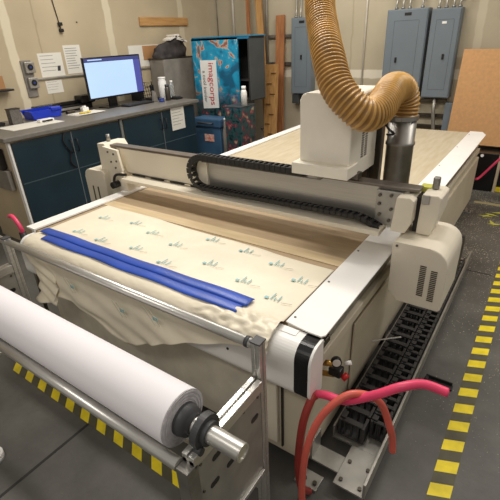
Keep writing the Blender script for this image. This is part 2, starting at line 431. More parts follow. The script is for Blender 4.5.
# gantry ---------------------------------------------------------------
bz0, bz1 = .93, 1.125
gb = MB().box((-2.60, 1.98, bz0), (-.47, 2.05, bz1), .004)
gb = gb.build('gantry_beam', [beamface], mc)
MB().box((-2.55, 1.968, .945), (-1.72, 1.981, 1.118)).build('beam_cover', cream, gb)
MB().box((-2.66, 1.962, bz1-.004), (-.42, 2.035, bz1+.011), .004).build('beam_rail', M('rail_steel', (120, 112, 104), .4, .7), mc)
MB().box((-2.46, 1.86, .905), (-.56, 1.98, .93), .003).build('beam_ledge', cream, mc)
mb = MB()
for k in range(6): mb.box((-2.44+k*.19, 1.955, .932), (-2.44+k*.19+.13, 1.967, .942), .002)
mb.build('ledge_gasket', black, mc)
# end plates with bolts
mb = MB().box((-.62, 1.955, .93), (-.49, 1.975, 1.11), .003)
ep = mb.build('end_plate', aludull, mc)
bolts('bolt', [(x, 1.955, z) for x, z in ((-.60, 1.085), (-.60, 1.04), (-.595, .985), (-.545, 1.09), (-.54, 1.02), (-.545, .96))], 'y', .01, .008, steeldark, ep)
# left upright
mb = MB().prism([(-2.74, 1.145), (-2.66, 1.15), (-2.60, 1.06), (-2.50, .93), (-2.47, .80), (-2.49, .60), (-2.74, .60)], 'y', 1.92, 2.12, bev=.004)
lu = mb.build('gantry_upright', cream, mc)
mb = MB().prism([(-2.66, 1.135), (-2.50, 1.12), (-2.475, .97), (-2.52, .95)], 'y', 1.90, 1.92, bev=.002)
gp = mb.build('gusset_plate', cream, lu)
bolts('bolt', [(x, 1.90, z) for x, z in ((-2.60, 1.10), (-2.54, 1.09), (-2.58, 1.03), (-2.54, .99), (-2.52, 1.04))], 'y', .007, .007, steeldark, gp)
MB().cyl((-2.70, 2.0, 1.15), (-2.70, 2.0, 1.20), .014, 12).build('post_pin', steel, lu)
MB().tube(smoothpath([(-2.44, 1.9, .95), (-2.52, 1.88, .945), (-2.57, 1.89, .91), (-2.57, 1.88, .87)]), .010, 8).cyl((-2.57, 1.86, .86), (-2.57, 1.93, .86), .025, 14).build('cable_gland', black, mc)
# left housing
def housing(x0, x1, y0, y1, z0, z1, rc, bc, name):
    pts = [(x0+bc, z0), (x1-.01, z0), (x1, z0+.01)] + [(x1-rc[1]+rc[1]*math.cos(math.radians(a)), z1-rc[1]+rc[1]*math.sin(math.radians(a))) for a in range(0, 91, 15)] + [(x0+rc[0]-rc[0]*math.sin(math.radians(a)), z1-rc[0]+rc[0]*math.cos(math.radians(a))) for a in range(0, 91, 15)] + [(x0, z0+bc)]
    return MB().prism(pts, 'y', y0, y1, bev=.006)
lh = housing(-2.90, -2.66, 1.87, 2.2, .52, .95, (.06, .02), .02, '').build('drive_housing', cream, mc)
for x in (-2.83, -2.77): MB().box((x, 1.866, .70), (x+.012, 1.871, .82), .002).build('vent_slot', steeldark, lh)
# right housing
rh = housing(-.475, -.222, 1.82, 2.16, .60, .918, (.015, .085), .05, '').build('drive_housing', cream, mc)
for col in (0, 1):
    mb = MB()
    for r in range(17):
        x = -.338+col*.05; z = .822-r*.0098-.015*col
        mb.box((x, 1.816, z), (x+.028, 1.8205, z+.004))
    mb.build('vent', steeldark, rh)
MB().cyl((-.455, 1.82, .90), (-.455, 1.815, .90), .006, 8).build('screw', steeldark, rh)
MB().prism(arc(2.14, .74, .125, -80, 85, 12), 'x', -.34, -.222).build('drive_belt_guard', black, mc)
# right upright blocks
mb = MB().prism([(-.52, .93), (-.505, 1.105), (-.445, 1.11), (-.425, 1.095), (-.425, .99), (-.45, .93)], 'y', 1.90, 2.06, bev=.005)
mb.build('gantry_upright', cream, mc)
MB().box((-.43, 1.96, .925), (-.41, 2.12, 1.10)).build('upright_gap', black, mc)
mb = MB().prism([(-.41, .92), (-.405, 1.118), (-.335, 1.122), (-.318, 1.11), (-.318, 1.03), (-.345, .92)], 'y', 1.95, 2.12, bev=.005)
ub = mb.build('gantry_upright', cream, mc)
mb = MB().box((-.402, 1.943, 1.075), (-.368, 1.951, 1.121), .002)

mb.build('switch_bracket', aludull, ub)
MB().box((-.385, 2.04, 1.119), (-.355, 2.07, 1.18), .006).build('sensor', steel, ub)
MB().box((-.44, 2.05, 1.10), (-.39, 2.11, 1.124)).build('yellow_tag', greenp, ub)

# beam cable chain: upper run, loop at left, lower run, drop at right
def chain_path():
    p = []
    for i in range(24): p.append(Vector((-1.0-.70*i/23, 0, 1.157)))
    for a in range(95, 266, 12): p.append(Vector((-1.715+.10*math.cos(math.radians(a)), 0, 1.057+.10*math.sin(math.radians(a)))))
    for i in range(30): p.append(Vector((-1.68+.93*i/29, 0, .957+.010*i/29)))
    p += [Vector((-.70, 0, .965)), Vector((-.65, 0, .955)), Vector((-.60, 0, .935)), Vector((-.56, 0, .915))]
    return p
pts = resample(chain_path(), .034)
mb = MB()
for a, b in zip(pts, pts[1:]):
    d = (b-a); Ln = d.length; T = d.normalized(); Nn = Vector((0, 1, 0)).cross(T)
    mid = (a+b)/2
    R_ = Matrix(((T.x, 0, Nn.x, mid.x), (T.y, 1, Nn.y, 0), (T.z, 0, Nn.z, mid.z), (0, 0, 0, 1)))
    low = mid.z < 1.0
    th = .012 if low else .019
    ya, yb = (1.895, 1.955)
    def bx(lo, hi):
        t = bmesh.new(); bmesh.ops.create_cube(t, size=1)
        for v in t.verts: v.co = Vector([(lo[i]+hi[i])/2+v.co[i]*(hi[i]-lo[i]) for i in range(3)])
        bmesh.ops.bevel(t, geom=t.edges[:], offset=.002, segments=1, affect='EDGES')
        mb._join(t, 0, mtx=R_)
    bx((-Ln*.47, ya, -th), (Ln*.5, ya+.008, th))
    bx((-Ln*.47, yb-.008, -th), (Ln*.5, yb, th))
    bx((-Ln*.22, ya+.008, -th-.001), (Ln*.22, yb-.008, -th+.005))
    bx((-Ln*.22, ya+.008, th-.005), (Ln*.22, yb-.008, th+.001))
mb.build('cable_chain', black, mc)
MB().box((-1.70, 1.90, 1.132), (-.9, 1.95, 1.136)).build('chain_shelf', steeldark, mc)
mb = MB()
for k in range(3):
    off = .008*k
    mb.tube(smoothpath([(-1.70, 1.905+off*2, .957), (-1.2, 1.91+off*2, .962+off*.3), (-.78, 1.91+off*2, .968), (-.66, 1.91+off*2, .955), (-.56, 1.91+off*2, .915)]), .004, 6)
mb.build('chain_cable', rubber, mc)

# head
hp = [(-.992, 1.235), (-.992, 1.525)]+[(-.957-.035*math.cos(math.radians(a)), 1.525+.035*math.sin(math.radians(a))) for a in range(15, 90, 15)]+[(-.957, 1.56), (-.74, 1.56), (-.727, 1.548), (-.727, 1.235)]
hd = MB().prism(hp, 'y', 1.845, 2.20, bev=.008).build('spindle_cover', headm, mc)
MB().box((-1.012, 1.80, 1.182), (-.715, 1.925, 1.238), .003).build('cover_skirt', headm, hd)
MB().box((-.76, 1.93, 1.16), (-.7275, 2.20, 1.238), .003).build('cover_return', headm, hd)
for cx in (2.0, 2.045):
    mb = MB()
    for r in range(16):
        z = 1.42-r*.0115
        mb.box((-.728, cx-.014, z), (-.725, cx+.014, z+.006))
    mb.build('vent', steeldark, hd)
MB().box((-.90, 1.93, 1.15), (-.71, 1.98, 1.182), .002).build('head_carriage', steeldark, mc)
MB().box((-.98, 2.20, .96), (-.76, 2.23, 1.45), .005).build('head_back_plate', steeldark, mc)
# extraction pipe
mb = MB().tube([(-.625, 2.285, .86), (-.625, 2.285, 1.26), (-.625, 2.285, 1.262), (-.625, 2.285, 1.275), (-.625, 2.285, 1.277), (-.625, 2.285, 1.40)], .07, 28, radii=[.07, .07, .075, .075, .07, .07])
pp = mb.build('extraction_pipe', steel, mc)
MB().ring((-.625, 2.285, 1.40), (0, 0, 1), .077, .069, .022).box((-.64, 2.20, 1.39), (-.61, 2.212, 1.41)).build('hose_clamp', steel, pp)
MB().box((-.765, 2.235, .9), (-.71, 2.285, 1.36), .004).build('pipe_bracket', steeldark, mc)
MB().tube(smoothpath([(-.70, 2.19, 1.40), (-.66, 2.17, 1.36), (-.64, 2.2, 1.33), (-.68, 2.22, 1.32)]), .006, 8).build('clamp_wire', black, mc)

# pneumatic regulator at the right front
rg = MB().cyl((-.56, 1.25, .575), (-.51, 1.26, .58), .013, 12).build('air_regulator', brass, mc)
MB().cyl((-.56, 1.27, .50), (-.51, 1.28, .505), .012, 12).build('brass_fitting', brass, rg)
MB().box((-.53, 1.26, .51), (-.475, 1.305, .55), .006).build('regulator_body', black, rg)
MB().cyl((-.505, 1.28, .585), (-.495, 1.265, .588), .022, 20).build('gauge', black, rg)
MB().cyl((-.4955, 1.2655, .588), (-.494, 1.263, .5882), .017, 20).build('gauge_face', paper, rg)
MB().cyl((-.475, 1.295, .51), (-.455, 1.29, .50), .017, 16).build('knob', redp, rg)
MB().cyl((-.475, 1.31, .56), (-.452, 1.318, .57), .010, 12).build('fitting', white, rg)

# ------------------------------------------------------------------ dust hose
hp = smoothpath([(-1.22, 2.5, 3.5), (-1.18, 2.4, 2.8), (-1.10, 2.24, 2.2), (-1.025, 2.09, 1.94), (-.945, 1.97, 1.817), (-.855, 1.84, 1.715), (-.778, 1.765, 1.605), (-.70, 1.75, 1.53), (-.645, 1.79, 1.487), (-.625, 1.90, 1.50), (-.635, 2.02, 1.535), (-.652, 2.15, 1.555), (-.64, 2.25, 1.54), (-.625, 2.285, 1.48), (-.625, 2.285, 1.41)], 30)
hs = resample(hp, .0036)
rad = [.068+.0045*math.sin(i*2*PI/5) for i, p in enumerate(hs)]
mb = MB().tube(hs, .08, 32, radii=rad, cap=False, mif=lambda i: 1 if (i % 5) in (0, 1) else 0)
dh = mb.build('dust_extraction_hose', [hosec, hosewire])
tag(dh, 'thick ochre ribbed extraction hose coming down onto the steel pipe behind the gantry', 'hose')

# ------------------------------------------------------------------ film sheet + blue strip
low = [(-2.47, .56), (-2.40, .53), (-2.30, .535), (-2.15, .55), (-2.03, .595), (-1.90, .60), (-1.7, .535), (-1.6, .51), (-1.5, .50), (-1.41, .52), (-1.32, .56), (-1.22, .61), (-1.1, .66), (-.98, .70), (-.88, .735), (-.79, .76), (-.72, .77), (-.60, .78)]
def lowz(x):
    for (a, za), (b, zb) in zip(low, low[1:]):
        if a <= x <= b: return za+(zb-za)*(x-a)/(b-a)-.035
    return low[0][1] if x < low[0][0] else low[-1][1]
def filmfn(u, v):
    # v 0 = back edge on the table, 1 = lower hem
    x = -2.385+u*1.71
    nx = noise.noise(Vector((x*3, v*3, 1)))
    yb = 1.665-.055*u+.006*math.sin(x*9)
    if v < .55:
        w = v/.55; y = yb+(1.085-yb)*w; z = ZT+.006+.003*abs(noise.noise(Vector((x*5, y*6, 0))))+.003*(w > .9)
        if y < 1.09: z += .003*abs(noise.noise(Vector((x*14, y*30, 5))))
        if x > -.92:  # crumple near the right corner
            k = min(1, (x+.92)/.08)*max(0, min(1, (1.17-y)/.06)); z += .035*k*abs(noise.noise(Vector((x*16, y*22, 2))))
        return Vector((x, y, z))
    w = (v-.55)/.45
    arcw = min(1, w/.3)
    zl = lowz(x)
    if w < .3:
        a = math.radians(90+90*arcw)
        y = 1.085+.062*math.cos(a); z = .744+.062*math.sin(a)
        kk = min(1, max(0, (x+1.15)/.2)); rr_ = .03*kk*abs(noise.noise(Vector((x*15, arcw*3, 2))))+.003*abs(noise.noise(Vector((x*14, arcw*4, 5))))
        y += rr_*math.cos(a); z += rr_*math.sin(a)
        if zl > .70: z = max(z, zl-.0+.03*(1-arcw))
        f = 0
    else:
        d = (w-.3)/.7
        z0 = .744; z = z0+(min(zl, z0)-z0)*d
        hang = max(0, z0-zl)
        q = z+.22*(x+1.5)
        f = .008*d*math.sin(q*70+3*noise.noise(Vector((x*2, z*3, 8))))*min(1, hang*6) +   .03*d*noise.noise(Vector((x*3+z*5, z*9-x*2, 4)))
        y = 1.02-.05*d*min(1, hang*5)+f*.7
        y = min(y, 1.024)
        if x < -2.05:   # bunched left end
            k = min(1, (-2.05-x)/.2); y -= .02*k*d + .014*k*math.sin(z*95+x*30)*d; x += (.22 if x < -2.2 else .22*(-2.05-x)/.15)*min(1, d*2.2)*.8
    return Vector((x, y, z))
mb = MB().grid(filmfn, 200, 110)
# printed marks as thin faces of the same sheet
def mark(x, y, s=1.0):
    z = ZT+.0125
    mb.quad((x, y, z), (x+.018, y, z), (x+.018, y+.016, z), (x, y+.016, z), 1)
    for k, h in enumerate((.05, .02, .04)):
        a = x+.028+k*.017
        mb.quad((a, y+.004, z), (a+.005, y+.004, z), (a+.005, y+.004+h, z), (a, y+.004+h, z), 1)
    mb.quad((x+.085, y+.0, z), (x+.13, y+.012, z), (x+.13, y+.014, z), (x+.085, y+.002, z), 2)
for (x, y) in ((-2.2, 1.25), (-1.99, 1.51), (-1.79, 1.46), (-1.98, 1.24), (-1.56, 1.41), (-1.42, 1.56), (-1.26, 1.34), (-1.18, 1.54), (-1.02, 1.29), (-.97, 1.50), (-.83, 1.24), (-2.24, 1.47), (-1.72, 1.27), (-1.47, 1.23), (-.80, 1.42)):
    mark(x, y)
for (x, z) in ((-1.87, .69), (-1.48, .68), (-1.25, .72)):
    yy = .975
    mb.quad((x, yy, z), (x+.03, yy, z), (x+.03, yy, z-.02), (x, yy, z-.02), 1)
    mb.quad((x-.05, yy, z+.03), (x+.01, yy, z-.05), (x+.016, yy, z-.05), (x-.044, yy, z+.03), 2)
    mb.quad((x-.02, yy, z+.03), (x+.04, yy, z-.04), (x+.046, yy, z-.04), (x-.014, yy, z+.03), 2)
fo = mb.build('film_sheet', [film, teal, greyprint], recalc=False)
sm = fo.modifiers.new('thick', 'SOLIDIFY'); sm.thickness = .0012; sm.offset = 1
tag(fo, 'crumpled cream protective film with small teal prints draped over the front of the wooden bed', 'film sheet')

mb = MB()
def strip(fa, fb, xa, xb, z0, nseg=90):
    def f(u, v):
        x = xa+(xb-xa)*u; ya, yb = fa(x), fb(x)
        return Vector((x, ya+(yb-ya)*v, z0+.004*math.sin(v*PI)+.0015*math.sin(x*17)))
    mb.grid(f, nseg, 5)
strip(lambda x: 1.086+.003*math.sin(x*13), lambda x: 1.152, -2.27, -.865, ZT+.013)
strip(lambda x: 1.140, lambda x: 1.198+.003*math.sin(x*5), -2.36, -.85, ZT+.018)
bs = mb.build('blue_strip', bluetape, recalc=False)
m_ = bs.modifiers.new('thick', 'SOLIDIFY'); m_.thickness = .003; m_.offset = 1
tag(bs, 'long royal blue plastic strip lying along the front edge of the cream film', 'strip')

# ------------------------------------------------------------------ roll stand
st = thing('roll_stand', (-1.4, .67, 0), 'aluminium profile roll stand holding the white roll in front of the machine', 'roll stand')
def profile_post(x, y, z0, z1, s=.045):
    mb = MB(); h = s/2; g = .005
    for sx in (-1, 1):
        for sy in (-1, 1):
            mb.box((x+(0.1*h if sx > 0 else -h), y+(.18*h if sy > 0 else -h), z0), (x+(h if sx > 0 else -.1*h), y+(h if sy > 0 else -.18*h), z1), .002)
    mb.box((x-h*.8, y-h*.8, z0), (x+h*.8, y+h*.8, z1-.004))
    return mb
for x in (-.60, -2.15):
    p = profile_post(x-.004, .86, 0, .938, .035).build('post', alu, st)
    MB().box((x-.023, .840, .938), (x+.015, .880, .944), .001).build('end_cap', darkgrey, p)
    MB().box((x-.022, .47, 0), (x+.022, .515, .77), .003).build('leg', steel, st)
    pr_ = MB()
    pr_.box((x-.022, .50, .758), (x-.004, .838, .80), .002).box((x+.002, .50, .758), (x+.022, .838, .80), .002).box((x-.02, .50, .756), (x+.02, .838, .785)).build('side_rail', alu, st)
    pt = MB().box((x-.004+.01, .515, .36), (x+.012, .838, .758)).build('side_plate', aludull, st)
    for (y, z) in ((.58, .60), (.66, .60), (.80, .66), (.60, .70)):
        MB().prism([(y+p_, z+q_) for p_, q_ in arc(.010, 0, .011, -90, 90, 6)+arc(-.010, 0, .011, 90, 270, 6)], 'x', x+.012, x+.0135).build('slot', black, pt)
    bolts('bolt', [(x+.012, y, z) for (y, z) in ((.53, .74), (.82, .74), (.53, .62), (.74, .745))], 'x', .004, .005, steeldark, pt, 8)
    MB().box((x-.022, .515, .34), (x+.022, .838, .36), .002).build('side_rail', alu, st)
MB().cyl((-2.128, .485, .765), (-.622, .485, .765), .019, 20).build('front_rail', alu, st)
gbm = MB().cyl((-2.6, .86, .92), (-.622, .86, .92), .0175, 20)
gbm = gbm.build('guide_bar', alu, st)
MB().cyl((-.65, .86, .92), (-.636, .86, .92), .0195, 20).cyl((-.636, .86, .92), (-.62, .86, .92), .009, 12).build('bar_collar', darkgrey, gbm)
MB().box((-2.128, .845, .2), (-.622, .875, .24), .002).build('cross_rail', alu, st)
# support rollers on side rails
for x in (-.585, -2.165):
    for y in (.53, .61): MB().cyl((x-.012, y, .80), (x+.012, y, .80), .012, 16).build('support_roller', darkgrey, st)

ry, rz, rr = .568, .836, .086
rt = thing('material_roll', (-1.4, ry, .77), 'large white roll of sheet material on a steel shaft, held by the aluminium stand', 'roll')
mb = MB()
mb.tube([(-2.05, ry, rz), (-.672, ry, rz)], rr, 64, cap=False)
mb.ring((-.673, ry, rz), (1, 0, 0), rr, .046, .004, 64, mi=1)
for k in range(4): mb.ring((-.6705, ry, rz), (1, 0, 0), rr-.005-k*.010, rr-.010-k*.010, .002, 64, mi=1)
mb.ring((-2.049, ry, rz), (1, 0, 0), rr, .046, .004, 64, mi=1)
mb.build('sheet', [rollwhite, rollend], rt)
MB().ring((-.69, ry, rz), (1, 0, 0), .05, .040, .06, 40).build('core', darkgrey, rt)
MB().tube([(-.69, ry, rz), (-.664, ry, rz), (-.662, ry, rz), (-.64, ry, rz), (-.64, ry, rz), (-.625, ry, rz)], .04, 40, radii=[.04, .050, .050, .044, .034, .032]).build('core_chuck', darkgrey, rt)
MB().tube([(-2.3, ry, rz), (-.462, ry, rz)], .026, 32, cap=False).ring((-.462, ry, rz), (1, 0, 0), .026, .021, .003, 32).tube([(-.463, ry, rz), (-.52, ry, rz)], .021, 32, cap=True).build('shaft', alu, rt)
MB().ring((-.592, ry, rz), (1, 0, 0), .052, .026, .022, 40).ring((-.575, ry, rz), (1, 0, 0), .036, .026, .014, 40).build('flange', darkgrey, rt)

# ------------------------------------------------------------------ hoses right front
tag(MB().tube(smoothpath([(-.49, 1.08, .58), (-.445, 1.06, .615), (-.37, 1.055, .635), (-.27, 1.06, .715), (-.20, 1.08, .77), (-.14, 1.12, .78), (-.07, 1.14, .765)]), .0155, 16).build('air_hose', pink),
    'bright pink air hose with its cut end pointing out over the floor at right', 'hose')
tag(MB().tube(smoothpath([(-.50, 1.055, .012), (-.505, .99, .12), (-.51, .97, .30), (-.51, 1.00, .48), (-.503, 1.05, .565), (-.494, 1.075, .577)]), .0155, 14).build('air_hose', redh),
    'dark red air hose rising from the floor along the machine corner', 'hose')
tag(MB().tube(smoothpath([(-.43, .93, .0155), (-.455, .90, .2), (-.455, .92, .44), (-.43, .97, .585), (-.37, 1.03, .675), (-.31, 1.07, .685), (-.26, 1.11, .63), (-.225, 1.13, .52), (-.212, 1.145, .45), (-.205, 1.15, .38)]), .0132, 14).build('air_hose', salmon),
    'salmon coloured air hose arching up from the floor and over the cable tray', 'hose')
cl = thing('black_clip', (-.18, 2.02, 0), 'flat black plastic clip lying on the floor between the cable tray and the striped tape', 'clip')
MB().box((-.255, 2.0, 0), (-.105, 2.04, .012), .002).build('clip_base', black, cl)
MB().box((-.25, 2.033, .012), (-.11, 2.04, .03), .002).box((-.25, 2.0, .012), (-.235, 2.035, .025), .002).build('clip_rim', black, cl)
# left pink hose end
ph = thing('air_coupling', (-2.62, 1.25, 0), 'pink hose end with black coupling on a thin stand left of the machine', 'hose')
MB().tube(smoothpath([(-2.88, 1.22, .785), (-2.82, 1.21, .80), (-2.76, 1.20, .785), (-2.725, 1.20, .74), (-2.72, 1.20, .70)]), .014, 12).build('hose', pink, ph)
MB().cyl((-2.72, 1.20, .71), (-2.72, 1.20, .46), .022, 12).build('coupling', black, ph)
MB().tube([(-2.72, 1.20, .0), (-2.72, 1.20, .47)], .012, 10).cyl((-2.72, 1.2, 0), (-2.72, 1.2, .01), .06, 16).build('stand', steeldark, ph)

# ------------------------------------------------------------------ left cabinets
CX, CT = -3.93, 1.06
def cabinet(y0, y1, nd, label, ends):
    t = thing('storage_cabinet', (CX-.3, (y0+y1)/2, 0), label, 'cabinet')
    MB().box((XW+.25, y0, 0), (CX-.02, y1, CT-.005), .003).build('body', cabside, t)
    w = (y1-y0-.03)/nd
    for i in range(nd):
        a = y0+.02+i*w
        d = MB().box((CX-.02, a+.004, .06), (CX, a+w-.004, CT-.02), .003).build('door', cabdoor, t)
        hy = a+w-.035 if i % 2 == 0 else a+.035
        if i: MB().box((CX-.018, a-.004, .06), (CX+.001, a+.004, CT-.02)).build('gap_strip', gapm, t)
        MB().tube([(CX, hy, .96), (CX+.03, hy, .955), (CX+.03, hy, .84), (CX, hy, .835)], .006, 8).build('handle', black, d)
        MB().box((CX, a+.01, .655), (CX+.002, a+w-.01, .665)).build('trim_line', M('faint_trim', (66, 82, 90), .4), d)
    return t
c1 = cabinet(1.85, 3.10, 2, 'dark teal two-door cabinet nearest the camera, with beige end panel and hanging cable', None)
MB().box((CX-.04, 1.842, 0), (CX+.004, 1.86, CT-.01)).build('edge_strip', white, c1)
c2 = cabinet(3.125, 4.36, 2, 'dark teal two-door cabinet under the monitor, a white paper on its door', None)
MB().box((CX-.01, 3.10, .03), (CX+.004, 3.125, CT-.01)).build('edge_strip', gapm, c2)
wt = MB().box((XW+.0, 1.80, CT), (CX+.03, 4.42, 1.10), .006).build('worktop', countm)
tag(wt, 'long grey worktop lying over both dark teal cabinets', 'worktop')
tag(MB().tube(smoothpath([(CX+.012, 2.40, 1.04), (CX+.02, 2.37, .95), (CX+.018, 2.42, .84), (CX+.02, 2.40, .74), (CX+.018, 2.45, .68)]), .008, 8).build('hanging_cable', wire), 'black cable hanging down the front of the nearest cabinet', 'cable')
def sheet(o, u, v, w, h, lines=6, th=.003, name='paper_notice', label='', group=None, blot=False, mi=paper, cat='paper'):
    """flat notice: o lower-left corner, u/v unit dirs, facing u x v"""
    o, u, v = Vector(o), Vector(u), Vector(v); n = u.cross(v).normalized()
    mb = MB()
    a, b, c, d = o, o+u*w, o+u*w+v*h, o+v*h
    for q in ((a, b, c, d), ): 
        t = bmesh.new(); vs = [t.verts.new(p) for p in q]+[t.verts.new(p+n*th) for p in q]
        t.faces.new(vs[:4]); t.faces.new(vs[4:])
        for i in range(4): t.faces.new([vs[i], vs[(i+1) % 4], vs[4+(i+1) % 4], vs[4+i]])
        mb._join(t, 0)
    e = n*(th+.0008)
    for k in range(lines):
        y = h*(.88-.78*k/max(1, lines)); ww = w*random.uniform(.5, .82)
        p = o+u*(w*.08)+v*y+e
        mb.quad(p, p+u*ww, p+u*ww+v*(h*.018), p+v*(h*.018), 1)
    if blot:
        p = o+u*(w*.7)+v*(h*.22)+e
        mb.quad(p, p+u*w*.13, p+u*w*.17+v*h*.22, p+u*w*.04+v*h*.22, 2)
    ob = mb.build(name, [mi, ink, photoink], recalc=True)
    tag(ob, label, cat, group); return ob
NY, UZ = (0, 1, 0), (0, 0, 1)
sheet((CX+.002, 3.90, .78), NY, UZ, .24, .28, 6, label='white paper taped to the door of the cabinet beside the blue locker')
# facing +x requires u x v = +x : y cross z = x
sheet((XW, 2.90, 1.49), NY, UZ, .30, .25, 5, label='larger white notice with dark figure, pinned left above the wall rail', blot=True)
sheet((XW, 3.24, 1.50), NY, UZ, .23, .31, 9, label='upright white printed notice pinned just left of the monitor')
sheet((XW, 2.92, 1.31), NY, UZ, .21, .14, 4, label='small white notice pinned below the wall rail')
sheet((XW, 4.22, 1.50), NY, UZ, .60, .27, 0, name='whiteboard_sheet', label='blank white sheet on the wall right of the monitor behind the brown card')
sheet((XW+.006, 4.47, 1.58), NY, UZ, .29, .18, 0, name='cardboard_piece', mi=cardb, label='small brown cardboard square pinned on the white sheet', cat='cardboard')
tag(MB().box((XW, 4.48, 2.005), (XW+.03, 5.44, 2.11), .004).build('wood_batten', woodm), 'pale wooden batten screwed flat on the left wall above the monitor', 'batten')
tag(MB().box((XW, 2.80, 1.465), (XW+.018, 5.42, 1.485), .003).build('wall_rail', aludull), 'thin grey metal rail running along the left wall at notice height', 'rail')
# outlet plate
op = thing('outlet_panel', (XW, 2.74, 1.3), 'grey wall plate with two round dark sockets left of the notices', 'outlet')
MB().box((XW, 2.68, 1.30), (XW+.015, 2.80, 1.68), .004).build('back_plate', greybox, op)
for (y, z) in ((2.76, 1.61), (2.76, 1.45)):
    b = MB().box((XW+.015, y-.055, z-.06), (XW+.05, y+.055, z+.055), .008).build('socket_box', aludull, op)
    MB().cyl((XW+.05, y, z), (XW+.056, y, z), .032, 20).build('socket', black, b)
    MB().cyl((XW+.056, y, z), (XW+.058, y, z), .012, 14).build('socket_centre', bluejar, b)
wc = thing('wall_cable', (XW, 3.25, 2.0), 'thin dark cable with two black plugs hanging down the left wall', 'cable')
MB().tube(smoothpath([(XW+.01, 3.18, 3.0), (XW+.01, 3.22, 2.4), (XW+.01, 3.255, 2.08), (XW+.012, 3.26, 1.98)]), .005, 6).build('cable', wire, wc)
for z in (2.03, 1.965): MB().box((XW, 3.24, z-.018), (XW+.04, 3.285, z+.018), .006).build('plug', black, wc)
tag(MB().cyl((XW, 3.50, 2.05), (XW+.008, 3.50, 2.05), .008, 10).build('wall_screw', rubber), 'tiny dark screw head in the left wall, up right of the hanging cable', 'screw')

# hook at far left wall
hk = thing('wall_shelf', (XW, 2.42, 1.4), 'small black shelf with an orange card at the left picture edge', 'shelf')
MB().box((XW, 2.30, 1.40), (XW+.12, 2.48, 1.42), .003).build('shelf_board', black, hk)
MB().box((XW+.02, 2.33, 1.42), (XW+.03, 2.44, 1.55), .003).build('card', cardb, hk)
# black holder on beige end panel
eb = thing('power_adapter', (-4.1, 1.83, 0), 'black box with tan cover hanging on the beige cabinet end panel', 'box')
MB().box((-4.3, 1.79, .80), (-4.06, 1.842, .99), .008).build('case', black, eb)
MB().box((-4.3, 1.80, .60), (-4.02, 1.842, .79), .006).build('cover', greybox, eb)

# ------------------------------------------------------------------ counter items
def on(name, label, cat, x, y, group=None): return thing(name, (x, y, 1.10), label, cat, group)
mo = on('monitor', 'wide black monitor with a bright blue-white screen on the worktop', 'monitor', -4.5, 3.5)
MB().box((-4.53, 3.185, 1.215), (-4.50, 4.04, 1.675), .006).build('casing', blackgloss, mo)
mb = MB(); xs = -4.498
mb.quad((xs, 3.20, 1.235), (xs, 4.025, 1.235), (xs, 4.025, 1.62), (xs, 3.20, 1.62), 0)
mb.quad((xs, 3.20, 1.622), (xs, 4.025, 1.622), (xs, 4.025, 1.66), (xs, 3.20, 1.66), 1)
mb.quad((xs+.001, 3.92, 1.235), (xs+.001, 4.025, 1.235), (xs+.001, 4.025, 1.62), (xs+.001, 3.92, 1.62), 2)
mb.quad((xs+.001, 3.25, 1.638), (xs+.001, 3.45, 1.638), (xs+.001, 3.45, 1.65), (xs+.001, 3.25, 1.65), 0)
mb.build('screen', [screen, screentop, screenside], mo)
MB().box((-4.56, 3.48, 1.11), (-4.53, 3.60, 1.45), .006).build('stand', blackgloss, mo)
MB().box((-4.64, 3.38, 1.10), (-4.44, 3.70, 1.115), .006).build('base', blackgloss, mo)
kb = on('keyboard', 'black keyboard lying on the worktop under the monitor', 'keyboard', -4.35, 3.75)
MB().box((-4.44, 3.56, 1.10), (-4.28, 3.98, 1.118), .005).build('keyboard_base', black, kb)
mb = MB()
for r in range(4):
    for k in range(12): mb.box((-4.43+r*.035, 3.575+k*.033, 1.118), (-4.402+r*.035, 3.60+k*.033, 1.124))
mb.build('keys', darkgrey, kb)
# mesh cup
mc_ = on('mesh_cup', 'square grey mesh pen cup at the left end of the worktop', 'cup', -4.55, 2.3)
MB().box((-4.59, 2.23, 1.10), (-4.51, 2.34, 1.25)).build('cup', greymesh, mc_)
MB().box((-4.595, 2.225, 1.25), (-4.505, 2.345, 1.256), .002).build('rim', black, mc_)
bx = on('black_tape_dispenser', 'black tape dispenser left of the grey mesh cup', 'dispenser', -4.6, 2.1)
MB().prism([(2.0, 1.10), (2.18, 1.10), (2.19, 1.13), (2.14, 1.14), (2.10, 1.18), (2.04, 1.18), (2.0, 1.14)], 'x', -4.66, -4.58, bev=.004).build('base', black, bx)
MB().ring((-4.62, 2.07, 1.17), (1, 0, 0), .035, .02, .03).build('tape_roll', clearp, bx)
tag(MB().box((-4.50, 2.05, 1.10), (-4.18, 2.60, 1.103)).build('paper_sheet', paper), 'white sheet lying flat on the worktop in front of the mesh cup and blue tray', 'paper')
# blue tray
bt = on('blue_tray', 'royal blue plastic parts tray on the worktop', 'tray', -4.7, 2.68)
mb = MB()
mb.box((-4.74, 2.50, 1.103), (-4.56, 2.80, 1.110))
mb.prism([(2.50, 1.105), (2.80, 1.105), (2.84, 1.19), (2.46, 1.19)], 'x', -4.565, -4.553)
mb.prism([(2.50, 1.105), (2.80, 1.105), (2.84, 1.20), (2.46, 1.20)], 'x', -4.75, -4.738)
mb.prism([(-4.74, 1.105), (-4.56, 1.105), (-4.56, 1.19), (-4.74, 1.19)], 'y', 2.485, 2.495).prism([(-4.74, 1.105), (-4.56, 1.105), (-4.56, 1.19), (-4.74, 1.19)], 'y', 2.805, 2.815)
mb.box((-4.74, 2.67, 1.11), (-4.56, 2.68, 1.17))
mb.build('tray_shell', trayblue, bt)
MB().box((-4.60, 2.70, 1.17), (-4.54, 2.82, 1.21), .01).build('latch', trayblue, bt)
sb = on('stapler_box', 'small white and black device in front of the blue tray', 'device', -4.36, 2.55)
